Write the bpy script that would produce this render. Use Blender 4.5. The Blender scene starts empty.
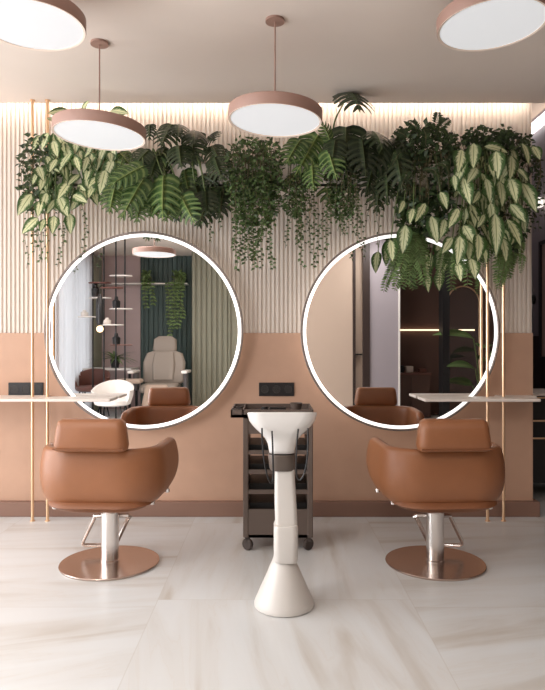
import bpy, bmesh, math, random
from mathutils import Vector, Matrix
R = math.radians
PI = math.pi
sc = bpy.context.scene
C = sc.collection
H, F = 1.15, 620.0            # camera height, focal length in pixels of the 545x690 frame

def W(px, py, Y):             # a point of the place seen at a pixel, at distance Y from the camera
    return Vector(((px - 272.5) * Y / F, Y, H - (py - 345.0) * Y / F))

def lin(r, g, b):
    f = lambda c: (c / 12.92 if c <= .04045 else ((c + .055) / 1.055) ** 2.4)
    return (f(r / 255), f(g / 255), f(b / 255), 1)

# ------------------------------------------------------------------ materials
def mat(name, col, rough=.5, metal=0.0, emit=None, estr=0, noise=0, nscale=40, bump=0, bscale=200, spec=.5, sub=0, coat=0):
    m = bpy.data.materials.new(name); m.use_nodes = True
    nt = m.node_tree; b = nt.nodes['Principled BSDF']
    b.inputs['Base Color'].default_value = col
    b.inputs['Roughness'].default_value = rough
    b.inputs['Metallic'].default_value = metal
    b.inputs['Specular IOR Level'].default_value = spec
    if coat: b.inputs['Coat Weight'].default_value = coat
    if emit:
        b.inputs['Emission Color'].default_value = emit
        b.inputs['Emission Strength'].default_value = estr
    tc = None
    if noise or bump:
        tc = nt.nodes.new('ShaderNodeTexCoord')
    if noise:
        n = nt.nodes.new('ShaderNodeTexNoise'); n.inputs['Scale'].default_value = nscale; n.inputs['Detail'].default_value = 4
        nt.links.new(tc.outputs['Object'], n.inputs['Vector'])
        r = nt.nodes.new('ShaderNodeValToRGB')
        r.color_ramp.elements[0].position = .3; r.color_ramp.elements[1].position = .7
        r.color_ramp.elements[0].color = tuple(c * (1 - noise) for c in col[:3]) + (1,)
        r.color_ramp.elements[1].color = tuple(min(1, c * (1 + noise)) for c in col[:3]) + (1,)
        nt.links.new(n.outputs['Fac'], r.inputs['Fac']); nt.links.new(r.outputs['Color'], b.inputs['Base Color'])
    if bump:
        n2 = nt.nodes.new('ShaderNodeTexNoise'); n2.inputs['Scale'].default_value = bscale; n2.inputs['Detail'].default_value = 3
        nt.links.new(tc.outputs['Object'], n2.inputs['Vector'])
        bp = nt.nodes.new('ShaderNodeBump'); bp.inputs['Strength'].default_value = bump; bp.inputs['Distance'].default_value = .002
        nt.links.new(n2.outputs['Fac'], bp.inputs['Height']); nt.links.new(bp.outputs['Normal'], b.inputs['Normal'])
    return m

def leaf_mat(name, edge, mid, band=.5, jag=.35, rough=.45, vein=None, vary=.25, lobes=0):
    """leaf colour from its own UVs: u across (0..1), v along; 'mid' colour about the midrib, 'edge' at the margin"""
    m = bpy.data.materials.new(name); m.use_nodes = True
    nt = m.node_tree; L = nt.links.new; N = nt.nodes.new
    b = nt.nodes['Principled BSDF']; b.inputs['Roughness'].default_value = rough
    uv = N('ShaderNodeUVMap'); sep = N('ShaderNodeSeparateXYZ'); L(uv.outputs['UV'], sep.inputs[0])
    s1 = N('ShaderNodeMath'); s1.operation = 'SUBTRACT'; s1.inputs[1].default_value = .5; L(sep.outputs['X'], s1.inputs[0])
    ab = N('ShaderNodeMath'); ab.operation = 'ABSOLUTE'; L(s1.outputs[0], ab.inputs[0])
    d = N('ShaderNodeMath'); d.operation = 'MULTIPLY'; d.inputs[1].default_value = 2; L(ab.outputs[0], d.inputs[0])
    # feathered side veins: noise stretched along the vein direction
    vv = N('ShaderNodeMath'); vv.operation = 'MULTIPLY_ADD'; vv.inputs[1].default_value = -.35; L(d.outputs[0], vv.inputs[0]); L(sep.outputs['Y'], vv.inputs[2])
    cb = N('ShaderNodeCombineXYZ'); 
    v2 = N('ShaderNodeMath'); v2.operation = 'MULTIPLY'; v2.inputs[1].default_value = 11; L(vv.outputs[0], v2.inputs[0])
    L(v2.outputs[0], cb.inputs[1]); L(d.outputs[0], cb.inputs[0])
    geo = N('ShaderNodeNewGeometry')
    rz = N('ShaderNodeMath'); rz.operation = 'MULTIPLY'; rz.inputs[1].default_value = 50; L(geo.outputs['Random Per Island'], rz.inputs[0]); L(rz.outputs[0], cb.inputs[2])
    n = N('ShaderNodeTexNoise'); n.inputs['Scale'].default_value = 2.6; n.inputs['Detail'].default_value = 4; L(cb.outputs[0], n.inputs['Vector'])
    j = N('ShaderNodeMath'); j.operation = 'MULTIPLY_ADD'; j.inputs[1].default_value = jag * 2; j.inputs[2].default_value = -jag; L(n.outputs['Fac'], j.inputs[0])
    t = N('ShaderNodeMath'); t.operation = 'ADD'; L(d.outputs[0], t.inputs[0]); L(j.outputs[0], t.inputs[1])
    r = N('ShaderNodeValToRGB'); r.color_ramp.elements[0].position = max(0, band - .14); r.color_ramp.elements[1].position = band + .14
    r.color_ramp.elements[0].color = mid; r.color_ramp.elements[1].color = edge
    L(t.outputs[0], r.inputs['Fac'])
    out = r.outputs['Color']
    if vein:
        r2 = N('ShaderNodeValToRGB'); r2.color_ramp.elements[0].position = .02; r2.color_ramp.elements[1].position = .07
        r2.color_ramp.elements[0].color = (1, 1, 1, 1); r2.color_ramp.elements[1].color = (0, 0, 0, 1)
        L(d.outputs[0], r2.inputs['Fac'])
        mx = N('ShaderNodeMix'); mx.data_type = 'RGBA'; L(r2.outputs['Color'], mx.inputs[0]); L(out, mx.inputs[6]); mx.inputs[7].default_value = vein
        out = mx.outputs[2]
    if lobes:
        lv = N('ShaderNodeMath'); lv.operation = 'MULTIPLY'; lv.inputs[1].default_value = lobes; L(sep.outputs['Y'], lv.inputs[0])
        fr = N('ShaderNodeMath'); fr.operation = 'FRACT'; L(lv.outputs[0], fr.inputs[0])
        fs = N('ShaderNodeMath'); fs.operation = 'SUBTRACT'; fs.inputs[1].default_value = .5; L(fr.outputs[0], fs.inputs[0])
        fa = N('ShaderNodeMath'); fa.operation = 'ABSOLUTE'; L(fs.outputs[0], fa.inputs[0])
        r3 = N('ShaderNodeValToRGB'); r3.color_ramp.elements[0].position = .03; r3.color_ramp.elements[1].position = .22
        r3.color_ramp.elements[0].color = (.45, .45, .45, 1); r3.color_ramp.elements[1].color = (0, 0, 0, 1); L(fa.outputs[0], r3.inputs['Fac'])
        m3 = N('ShaderNodeMix'); m3.data_type = 'RGBA'; L(r3.outputs['Color'], m3.inputs[0]); L(out, m3.inputs[6]); m3.inputs[7].default_value = vein
        out = m3.outputs[2]
    hs = N('ShaderNodeHueSaturation'); L(out, hs.inputs['Color'])
    ma = N('ShaderNodeMath'); ma.operation = 'MULTIPLY_ADD'; ma.inputs[1].default_value = vary * 2; ma.inputs[2].default_value = 1 - vary
    L(geo.outputs['Random Per Island'], ma.inputs[0]); L(ma.outputs[0], hs.inputs['Value'])
    L(hs.outputs['Color'], b.inputs['Base Color'])
    tr = N('ShaderNodeBsdfTranslucent'); L(hs.outputs['Color'], tr.inputs['Color'])
    ms = N('ShaderNodeMixShader'); ms.inputs[0].default_value = .18
    L(b.outputs[0], ms.inputs[1]); L(tr.outputs[0], ms.inputs[2])
    L(ms.outputs[0], nt.nodes['Material Output'].inputs['Surface'])
    return m

M = {}
M['ceiling'] = mat('ceiling paint', lin(228, 214, 203), .8, noise=.02, nscale=2)
M['rib'] = mat('ribbed panel', lin(220, 208, 197), .6, noise=.02, nscale=5)
M['panel'] = mat('terracotta plaster', lin(190, 152, 128), .6, noise=.04, nscale=6)
M['plinth'] = mat('plinth', lin(134, 102, 87), .5)
M['cream'] = mat('cream wall', lin(192, 170, 153), .7)
M['mauve'] = mat('mauve wall', lin(196, 174, 172), .7)
M['lilac'] = mat('grey lilac wall', lin(158, 149, 154), .7)
M['green'] = mat('dark green ribs', lin(72, 90, 86), .55)
M['sage'] = mat('sage ribs', lin(142, 140, 122), .6)
M['brown'] = mat('dark brown wall', lin(92, 66, 56), .6)
M['darkbrown'] = mat('dark wood', lin(52, 38, 34), .5)
M['black'] = mat('black satin', lin(26, 25, 26), .4)
M['blackmetal'] = mat('black metal', lin(34, 32, 32), .4, .6)
M['white'] = mat('white gloss', lin(238, 232, 226), .3)
M['offwhite'] = mat('stone white', lin(226, 214, 204), .45)
M['ceramic'] = mat('basin ceramic', lin(236, 232, 228), .18, coat=.4)
M['pedestal'] = mat('pedestal grey white', lin(206, 200, 194), .38)
M['collar'] = mat('collar grey', lin(92, 80, 72), .45)
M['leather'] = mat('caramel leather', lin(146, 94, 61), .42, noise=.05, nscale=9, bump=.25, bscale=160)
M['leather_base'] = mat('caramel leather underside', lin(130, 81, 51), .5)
M['chrome'] = mat('brushed chrome', lin(240, 234, 230), .26, 1)
M['copper'] = mat('copper plate', lin(192, 174, 164), .24, 1)
M['gold'] = mat('brushed gold', lin(238, 200, 162), .32, .8)
M['lampshade'] = mat('dusty rose metal', lin(162, 128, 115), .5)
M['diffuser'] = mat('lamp diffuser', lin(176, 176, 178), .5, emit=(.98, .99, 1, 1), estr=.74, noise=.03, nscale=30)
M['trim_white'] = mat('lamp lip', lin(240, 222, 208), .4)
M['led'] = mat('led strip', (1, 1, 1, 1), .5, emit=(1, .94, .86, 1), estr=28)
M['hall_led'] = mat('hall led', (1, 1, 1, 1), .5, emit=(1, .97, .93, 1), estr=5)
M['ring'] = mat('mirror light', (1, 1, 1, 1), .5, emit=(1, .97, .93, 1), estr=1.9)
M['backglow'] = mat('mirror back light', (1, 1, 1, 1), .5, emit=(1, .92, .84, 1), estr=4.5)
M['mirror'] = mat('mirror silver', (.93, .93, .93, 1), 0.0, 1)
M['rimgrey'] = mat('mirror rim', lin(138, 126, 120), .4, .6)
M['trolley'] = mat('trolley taupe', lin(94, 80, 72), .5)
M['traydark'] = mat('tray black', lin(24, 22, 22), .5)
M['wheel'] = mat('wheel', lin(66, 55, 50), .5)
M['soil'] = mat('soil', lin(52, 40, 32), .9, noise=.3)
M['stem'] = mat('plant stem', lin(86, 100, 54), .5)
M['vinestem'] = mat('vine stem', lin(92, 84, 56), .6)
M['dieff'] = leaf_mat('variegated leaf', lin(62, 92, 44), lin(218, 220, 176), .50, .62, .38, vein=lin(120, 140, 80), vary=.16)
M['monstera'] = leaf_mat('monstera leaf', lin(58, 84, 42), lin(96, 120, 62), .12, .12, .35, vein=lin(158, 172, 106), vary=.25, lobes=6)
M['monstera_dark'] = leaf_mat('dark monstera leaf', lin(40, 52, 33), lin(62, 76, 46), .12, .12, .35, vein=lin(92, 100, 66), vary=.3, lobes=6)
M['ivy'] = leaf_mat('ivy leaf', lin(56, 76, 40), lin(78, 98, 52), .3, .2, .45, vary=.45)
M['darkleaf'] = leaf_mat('dark bush leaf', lin(42, 58, 34), lin(60, 78, 42), .3, .2, .5, vary=.4)
M['fern'] = leaf_mat('fern leaf', lin(92, 118, 66), lin(122, 144, 90), .3, .2, .5, vary=.35)
M['outlet'] = mat('outlet', lin(46, 42, 40), .5)
M['socket'] = mat('socket black', lin(30, 27, 27), .45)
M['beigepad'] = mat('beige padding', lin(160, 148, 137), .55)
M['greypad'] = mat('grey padding', lin(92, 88, 88), .5)
M['brownpad'] = mat('brown padding', lin(112, 72, 62), .5)
M['amber'] = mat('bulb', (1, .8, .5, 1), .2, emit=(1, .7, .4, 1), estr=2.5)
M['warmled'] = mat('niche led', (1, .8, .5, 1), .2, emit=(1, .76, .52, 1), estr=3)
M['pic'] = mat('picture print', lin(198, 172, 164), .6, noise=.2, nscale=3)
M['glassjar'] = mat('jar', lin(150, 138, 128), .15)

def floor_mat():
    m = bpy.data.materials.new('marble tile floor'); m.use_nodes = True
    nt = m.node_tree; L = nt.links.new; N = nt.nodes.new
    b = nt.nodes['Principled BSDF']
    tc = N('ShaderNodeTexCoord'); sep = N('ShaderNodeSeparateXYZ'); L(tc.outputs['Object'], sep.inputs[0])
    def math_(op, a, c=None, d=None):
        n = N('ShaderNodeMath'); n.operation = op
        for i, v in enumerate((a, c, d)):
            if v is None: continue
            if isinstance(v, (int, float)): n.inputs[i].default_value = v
            else: L(v, n.inputs[i])
        return n.outputs[0]
    TX, TY = 1.14, 1.2
    gx = math_('DIVIDE', math_('ADD', sep.outputs['X'], .517 + TX * 10), TX)
    ix = math_('FLOOR', gx); fx = math_('FRACT', gx)
    par = math_('MODULO', ix, 2.0)
    gy = math_('DIVIDE', math_('ADD', math_('ADD', sep.outputs['Y'], TY * 10 - 2.80), math_('MULTIPLY', par, .08)), TY)
    iy = math_('FLOOR', gy); fy = math_('FRACT', gy)
    ex = math_('MULTIPLY', math_('MINIMUM', fx, math_('SUBTRACT', 1.0, fx)), TX)
    ey = math_('MULTIPLY', math_('MINIMUM', fy, math_('SUBTRACT', 1.0, fy)), TY)
    e = math_('MINIMUM', ex, ey)
    line = math_('LESS_THAN', e, .0022)
    tid = math_('ADD', math_('MULTIPLY', ix, 7.31), math_('MULTIPLY', iy, 3.77))
    # vein coordinate: long soft streaks, the direction swings from tile to tile
    ang = math_('ADD', math_('MULTIPLY', math_('SINE', math_('MULTIPLY', tid, 12.9)), .16), math_('MULTIPLY', par, 1.45))
    rot = N('ShaderNodeVectorRotate'); rot.rotation_type = 'Z_AXIS'
    L(tc.outputs['Object'], rot.inputs['Vector']); L(ang, rot.inputs['Angle'])
    s2 = N('ShaderNodeSeparateXYZ'); L(rot.outputs[0], s2.inputs[0])
    cb = N('ShaderNodeCombineXYZ'); L(math_('MULTIPLY', s2.outputs['X'], 4.2), cb.inputs[0]); L(math_('MULTIPLY', s2.outputs['Y'], .55), cb.inputs[1]); L(tid, cb.inputs[2])
    n1 = N('ShaderNodeTexNoise'); n1.inputs['Scale'].default_value = 1.6; n1.inputs['Detail'].default_value = 5; n1.inputs['Distortion'].default_value = .6; L(cb.outputs[0], n1.inputs['Vector'])
    r = N('ShaderNodeValToRGB')
    r.color_ramp.elements[0].position = .3; r.color_ramp.elements[0].color = lin(188, 181, 173)
    r.color_ramp.elements[1].position = .62; r.color_ramp.elements[1].color = lin(211, 212, 212)
    el = r.color_ramp.elements.new(.46); el.color = lin(206, 205, 203)
    L(n1.outputs['Fac'], r.inputs['Fac'])
    # thin veins
    ab = math_('ABSOLUTE', math_('SUBTRACT', n1.outputs['Fac'], .5))
    vein = math_('MULTIPLY', math_('LESS_THAN', ab, .006), .12)
    mx0 = N('ShaderNodeMix'); mx0.data_type = 'RGBA'; L(vein, mx0.inputs[0]); L(r.outputs['Color'], mx0.inputs[6]); mx0.inputs[7].default_value = lin(196, 184, 170)
    mx = N('ShaderNodeMix'); mx.data_type = 'RGBA'; L(math_('MULTIPLY', line, .35), mx.inputs[0]); L(mx0.outputs[2], mx.inputs[6]); mx.inputs[7].default_value = lin(182, 174, 164)
    L(mx.outputs[2], b.inputs['Base Color'])
    b.inputs['Roughness'].default_value = .38
    return m
M['floor'] = floor_mat()

def curtain_mat():
    m = bpy.data.materials.new('sheer curtain'); m.use_nodes = True
    nt = m.node_tree; L = nt.links.new; N = nt.nodes.new
    b = nt.nodes['Principled BSDF']; b.inputs['Base Color'].default_value = (.9, .9, .92, 1); b.inputs['Roughness'].default_value = .9
    t = N('ShaderNodeBsdfTranslucent'); t.inputs['Color'].default_value = (.9, .9, .92, 1)
    ms = N('ShaderNodeMixShader'); ms.inputs[0].default_value = .6; L(b.outputs[0], ms.inputs[1]); L(t.outputs[0], ms.inputs[2])
    L(ms.outputs[0], nt.nodes['Material Output'].inputs['Surface'])
    return m
M['curtain'] = curtain_mat()
def pane_mat():
    m = bpy.data.materials.new('window pane'); m.use_nodes = True
    nt = m.node_tree; L = nt.links.new; N = nt.nodes.new
    t = N('ShaderNodeBsdfTransparent'); g = N('ShaderNodeBsdfGlossy'); g.inputs['Roughness'].default_value = .02
    ms = N('ShaderNodeMixShader'); ms.inputs[0].default_value = .06; L(t.outputs[0], ms.inputs[1]); L(g.outputs[0], ms.inputs[2])
    L(ms.outputs[0], nt.nodes['Material Output'].inputs['Surface'])
    return m
M['pane'] = pane_mat()

# ------------------------------------------------------------------ mesh helpers
class MB:
    def __init__(s): s.bm = bmesh.new(); s.uv = s.bm.loops.layers.uv.new('UVMap')
    def face(s, vs, uvs=None):
        try: f = s.bm.faces.new(vs)
        except ValueError: return None
        if uvs:
            for lp, u in zip(f.loops, uvs): lp[s.uv].uv = u
        return f
    def box(s, x0, x1, y0, y1, z0, z1, bev=0, seg=2, mtx=None):
        r = bmesh.ops.create_cube(s.bm, size=1)
        vs = r['verts']
        for v in vs:
            v.co = Vector(((x0 + x1) / 2 + v.co.x * (x1 - x0), (y0 + y1) / 2 + v.co.y * (y1 - y0), (z0 + z1) / 2 + v.co.z * (z1 - z0)))
        if bev:
            es = {e for v in vs for e in v.link_edges}
            rr = bmesh.ops.bevel(s.bm, geom=list(es), offset=bev, segments=seg, affect='EDGES', profile=.5)
            vs = {v for f in rr['faces'] for v in f.verts} | {v for v in vs if v.is_valid}
        if mtx:
            for v in vs: v.co = mtx @ v.co
        return s
    def lathe(s, prof, cx=0, cy=0, n=48, sx=1, sy=1, cap0=True, cap1=True, axis='z', mtx=None):
        rings = []
        for (r, z) in prof:
            ring = []
            for i in range(n):
                a = 2 * PI * i / n
                p = Vector((cx + r * math.cos(a) * sx, cy + r * math.sin(a) * sy, z))
                if axis == 'y': p = Vector((cx + r * math.cos(a) * sx, z, cy + r * math.sin(a) * sy))
                if mtx: p = mtx @ p
                ring.append(s.bm.verts.new(p))
            rings.append(ring)
        for a, b in zip(rings, rings[1:]):
            for i in range(n):
                s.face([a[i], a[(i + 1) % n], b[(i + 1) % n], b[i]])
        if cap0: s.face(rings[0][::-1])
        if cap1: s.face(rings[-1])
        return s
    def loft(s, rings, closed=True, cap0=True, cap1=True):
        rs = [[s.bm.verts.new(p) for p in r] for r in rings]
        n = len(rs[0])
        for a, b in zip(rs, rs[1:]):
            for i in range(n if closed else n - 1):
                s.face([a[i], a[(i + 1) % n], b[(i + 1) % n], b[i]])
        if cap0: s.face(rs[0][::-1])
        if cap1: s.face(rs[-1])
        return s
    def tube(s, pts, r, n=8, closed=False):
        pts = [Vector(p) for p in pts]
        rings = []
        N = len(pts)
        up = None
        for i, p in enumerate(pts):
            if closed: t = pts[(i + 1) % N] - pts[i - 1]
            else: t = pts[min(i + 1, N - 1)] - pts[max(i - 1, 0)]
            if t.length < 1e-9: t = Vector((0, 0, 1))
            t.normalize()
            if up is None:
                up = Vector((0, 0, 1)) if abs(t.z) < .9 else Vector((1, 0, 0))
            a = up - t * up.dot(t)
            if a.length < 1e-6: a = t.orthogonal()
            a.normalize(); up = a; b = t.cross(a)
            rr = r[i] if isinstance(r, (list, tuple)) else r
            rings.append([s.bm.verts.new(p + (a * math.cos(2 * PI * k / n) + b * math.sin(2 * PI * k / n)) * rr) for k in range(n)])
        seq = list(zip(rings, rings[1:])) + ([(rings[-1], rings[0])] if closed else [])
        for a, b in seq:
            for i in range(n):
                s.face([a[i], a[(i + 1) % n], b[(i + 1) % n], b[i]])
        if not closed:
            s.face(rings[0][::-1]); s.face(rings[-1])
        return s
    def ball(s, c, r, sx=1, sy=1, sz=1, n=16):
        rr = bmesh.ops.create_uvsphere(s.bm, u_segments=n, v_segments=max(6, n // 2), radius=1)
        for v in rr['verts']: v.co = Vector((c[0] + v.co.x * r * sx, c[1] + v.co.y * r * sy, c[2] + v.co.z * r * sz))
        return s
    def build(s, name, m, parent=None, smooth=True, auto=35, loc=None, kind=None, fixn=True):
        if fixn: bmesh.ops.recalc_face_normals(s.bm, faces=s.bm.faces[:])
        me = bpy.data.meshes.new(name)
        s.bm.to_mesh(me); s.bm.free()
        me.materials.append(m)
        if smooth:
            for p in me.polygons: p.use_smooth = True
            if auto: me.set_sharp_from_angle(angle=R(auto))
        o = bpy.data.objects.new(name, me); C.objects.link(o)
        if parent: o.parent = parent
        if loc: o.location = loc
        if kind: o['kind'] = kind
        return o

def spline(pts, n=8):
    """Catmull-Rom through the points"""
    P = [Vector(p) for p in pts]; P = [P[0] * 2 - P[1]] + P + [P[-1] * 2 - P[-2]]
    out = []
    for i in range(1, len(P) - 2):
        for k in range(n):
            t = k / n; a, b, c, d = P[i - 1:i + 3]
            out.append(.5 * ((2 * b) + (c - a) * t + (2 * a - 5 * b + 4 * c - d) * t * t + (3 * b - a - 3 * c + d) * t ** 3))
    out.append(P[-2]); return out

def rrect(cx, cy, hx, hy, r, z, n=6, e=None):
    pts = []
    for (sx, sy, a0) in ((1, 1, 0), (-1, 1, 90), (-1, -1, 180), (1, -1, 270)):
        for k in range(n + 1):
            a = R(a0 + 90 * k / n)
            pts.append(Vector((cx + sx * (hx - r) + r * math.cos(a), cy + sy * (hy - r) + r * math.sin(a), z)))
    return pts

def empty(name, loc, label, cat, group=None, rotz=0):
    o = bpy.data.objects.new(name, None); C.objects.link(o)
    o.empty_display_size = .05; o.location = loc; o.rotation_euler = (0, 0, rotz)
    tag(o, label, cat, group); return o
def tag(o, label, cat, group=None):
    o['label'] = label; o['category'] = cat
    if group: o['group'] = group
    return o
def struct(name, mb, m, smooth=False):
    return mb.build(name, m, None, smooth=smooth, kind='structure')

# ------------------------------------------------------------------ the room
YW = 4.20                       # face of the ribbed wall
CZ = 2.75                       # ceiling
XL, XR, WE = -3.2, 3.8, 1.76    # left wall, right wall, free end of the mirror wall
YB = -2.9
struct('floor', MB().box(XL - .2, XR + .2, YB - .2, 7.7, -.1, 0), M['floor'])
struct('ceiling', MB().box(XL - .2, XR + .2, YB - .2, 4.10, CZ, CZ + .30), M['ceiling'])
struct('ceiling_hall', MB().box(WE, 2.6, 4.1, 7.7, 3.2, 3.3), M['cream'])
struct('wall_back', MB().box(XL - .2, WE - .012, YW + .012, YW + .2, 0, 3.1), M['panel'])
# ribbed cladding: one extruded profile
def ribs(x0, x1, z0, z1, yf, pitch, depth, top=.5, flip=1):
    mb = MB(); n = int((x1 - x0) / pitch)
    pr = []
    for i in range(n + 1):
        x = x0 + i * pitch
        for (dx, dy) in ((0, 0), (.10, 1), (.10 + top, 1), (.20 + top, 0)):
            xx = min(x + dx * pitch, x1)
            pr.append((xx, yf + flip * (depth - dy * depth)))
    pr.append((x1, yf + flip * depth))
    lo = [mb.bm.verts.new((x, y, z0)) for x, y in pr]; hi = [mb.bm.verts.new((x, y, z1)) for x, y in pr]
    for i in range(len(pr) - 1): mb.face([lo[i], lo[i + 1], hi[i + 1], hi[i]])
    bk0 = [mb.bm.verts.new((x, yf + flip * (depth + .004), z)) for x, z in ((x0, z0), (x1, z0), (x1, z1), (x0, z1))]
    mb.face(bk0); mb.face([lo[-1], bk0[1], bk0[2], hi[-1]]); mb.face([lo[0], hi[0], bk0[3], bk0[0]])
    mb.face(hi + [bk0[2], bk0[3]]); mb.face(lo + [bk0[1], bk0[0]])
    return mb
PT = 1.231
struct('trim_1', ribs(XL, WE - .006, PT, CZ + .25, YW - .004, .0293, .012), M['rib'])
struct('trim_2', MB().box(XL, WE, YW - .012, YW + .2, .0, PT, .002, 1), M['panel'])
struct('baseboard_back', MB().box(XL, WE + .03, YW - .055, YW + .22, 0, .10, .003, 1), M['plinth'])
struct('trim_3', MB().box(XL - .2, WE - .002, 4.10, YW + .3, CZ + .25, CZ + .3), M['ceiling'])
# light strip hidden in the ceiling slot
tag(MB().box(XL, WE - .03, 4.103, 4.118, CZ + .06, CZ + .075).build('cove_light', M['led'], smooth=False),
    'warm white light strip in the ceiling slot above the ribbed wall', 'light')
# left wall with its windows
wl = MB()
WINS = [(-2.35, -.75), (.2, 1.9), (2.2, 3.8)]
ys = [YB - .2] + [v for w in WINS for v in w] + [7.7]
for a, b in zip(ys[::2], ys[1::2]): wl.box(XL - .2, XL, a, b, 0, 3.1)
for a, b in WINS: wl.box(XL - .2, XL, a, b, 2.55, 3.1)
struct('wall_left', wl, M['mauve'])
for i, (a, b) in enumerate(WINS):
    f = MB()
    for (y0, y1, z0, z1) in ((a, a + .05, 0, 2.55), (b - .05, b, 0, 2.55), (a, b, 0, .05), (a, b, 2.5, 2.55), ((a + b) / 2 - .025, (a + b) / 2 + .025, 0, 2.55)):
        f.box(XL - .14, XL - .08, y0, y1, z0, z1)
    fo = struct('window_%d' % (i + 1), f, M['black'])
    MB().box(XL - .113, XL - .107, a + .05, b - .05, .05, 2.5).build('pane', M['pane'], fo, smooth=False)
struct('wall_right', MB().box(XR, XR + .2, YB - .2, 4.3, 0, 3.1), M['brown'])
# far walls of the room behind the camera (seen in the mirrors)
struct('wall_front', MB().box(XL - .2, -2.37, YB - .2, YB, 0, CZ), M['mauve'])
struct('wall_front_green', ribs(-2.37, -1.2, 0, CZ, YB, .085, .025, .55, -1), M['green'])
struct('wall_front_core', MB().box(-2.37, XR + .2, YB - .2, YB - .03, 0, CZ), M['green'])
struct('wall_front_sage', ribs(-1.38, -.72, 0, CZ, -2.4, .09, .03, .55, -1), M['sage'])
struct('wall_front_partition', MB().box(-1.385, .45, -2.87, -2.435, 0, CZ), M['sage'])
struct('wall_front_cream', MB().box(.35, 1.18, -2.4, -.9, 0, CZ), M['cream'])
d = struct('door_1', MB().box(1.18, 1.22, -1.1, -.88, 0, CZ).box(1.33, 1.43, -1.1, -.88, 0, CZ).box(1.22, 1.33, -1.1, -.97, 0, CZ), M['darkbrown'])
MB().box(1.22, 1.33, -.97, -.955, 0.02, CZ - .02).build('door_leaf', M['cream'], d, smooth=False)
MB().box(1.23, 1.32, -.955, -.90, 1.0, 1.02).build('door_handle', M['black'], d, smooth=False)
struct('wall_front_mauve', MB().box(1.43, 1.85, -2.2, -.9, 0, CZ), M['lilac'])
struct('trim_4', MB().box(1.85, 1.875, -1.0, -.89, 0, CZ), M['white'])
struct('wall_front_niche', MB().box(1.85, XR + .2, -2.2, -1.95, 0, CZ), M['brown'])
struct('trim_5', MB().box(2.50, 2.60, -1.1, -.88, 0, CZ), M['black'])
# hall beyond the free end of the mirror wall
struct('wall_hall', MB().box(2.36, 2.5, 4.3, 7.7, 1.23, 3.2), M['lilac'])
struct('wall_hall_lower', MB().box(2.35, 2.5, 4.3, 7.7, 0, 1.23), M['darkbrown'])
struct('wall_hall_end', MB().box(WE - .2, 2.5, 7.5, 7.7, 0, 3.2), M['lilac'])
struct('wall_hall_side', MB().box(WE - .4, WE - .2, 4.4, 7.6, 0, 3.3), M['lilac'])
struct('wall_header', MB().box(2.5, XR + .2, 4.1, 4.3, 0, 3.3), M['brown'])
tag(MB().box(2.30, 2.355, 4.3, 7.4, 3.06, 3.12).build('ceiling_light_strip', M['hall_led'], smooth=False),
    'white light line along the ceiling of the hall on the right', 'light')

# ------------------------------------------------------------------ mirrors
RM = .657; YM = 4.10
def vanity_mirror(px, py, label):
    c = W(px, py, YM)
    root = empty('vanity_mirror', (c.x, YW - .004, c.z), label, 'mirror', 'round lit mirrors')
    y = lambda Y: Y - (YW - .004)
    MB().lathe([(RM - .10, y(YW - .004)), (RM - .10, y(4.135))], axis='y', n=96).build('back_box', M['black'], root)
    MB().lathe([(RM - .028, y(4.150)), (RM - .028, y(4.137)), (RM - .040, y(4.137)), (RM - .040, y(4.150)), (RM - .028, y(4.150))], axis='y', n=96, cap0=False, cap1=False).build('back_light', M['backglow'], root)
    MB().lathe([(RM - .05, y(4.128)), (RM - .05, y(4.135)), (RM, y(4.135)), (RM + .003, y(4.13)), (RM + .003, y(4.103)), (RM + .001, y(4.101)), (RM - .007, y(4.101)), (RM - .009, y(4.103)), (RM - .010, y(4.112)), (RM - .05, y(4.128))], axis='y', n=128, cap0=False, cap1=False).build('rim', M['rimgrey'], root)
    MB().lathe([(RM - .033, y(4.120)), (RM - .033, y(4.1085)), (RM - .012, y(4.1085)), (RM - .012, y(4.120)), (RM - .033, y(4.120))], axis='y', n=128, cap0=False, cap1=False).build('light_ring', M['ring'], root)
    MB().lathe([(RM - .0325, y(4.119)), (RM - .0325, y(4.1095))], axis='y', n=128).build('glass', M['mirror'], root, smooth=False)
vanity_mirror(143.5, 331, 'large round mirror with glowing ring on the left, above the left salon chair')
vanity_mirror(400.5, 331.5, 'large round mirror with glowing ring on the right, half under hanging plants')

# ------------------------------------------------------------------ shelves and gold poles
def vanity_shelf(x0, x1, label):
    mb = MB().box(x0, x1, 3.88, 4.085, .794, .812, .003, 1)
    if x0 < -1.5: mb.box(x0, -1.50, 4.084, YW - .012, .794, .812)
    else: mb.box(1.50, WE - .02, 4.084, YW - .012, .794, .812)
    return tag(mb.build('vanity_shelf', M['offwhite'], smooth=False), label, 'shelf', 'pale wall shelves')
vanity_shelf(-2.3, -1.018, 'thin pale wall shelf running in from the left, in front of the left mirror')
vanity_shelf(.955, 1.68, 'thin pale wall shelf on the right, in front of the right mirror')
def pole(px, label, top=CZ):
    x = (px - 272.5) * 4.05 / F
    root = empty('support_pole', (x, 4.05, 0), label, 'pole', 'gold floor to ceiling poles')
    MB().lathe([(.0095, 0.004), (.0095, top - .004)], n=16).build('tube', M['gold'], root)
    MB().lathe([(.016, 0), (.016, .006), (.0096, .008)], n=16).build('foot', M['gold'], root)
    MB().lathe([(.0096, top - .010), (.016, top - .008), (.016, top)], n=16).build('top_mount', M['gold'], root)
pole(32.5, 'outermost gold pole on the left, from floor to ceiling')
pole(47.5, 'gold pole on the left nearest the left mirror')
pole(487.5, 'gold pole on the right crossing the right mirror ring', 2.158)
pole(503.5, 'outermost gold pole on the right, rising into the plants beside the end of the wall', 2.158)

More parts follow.
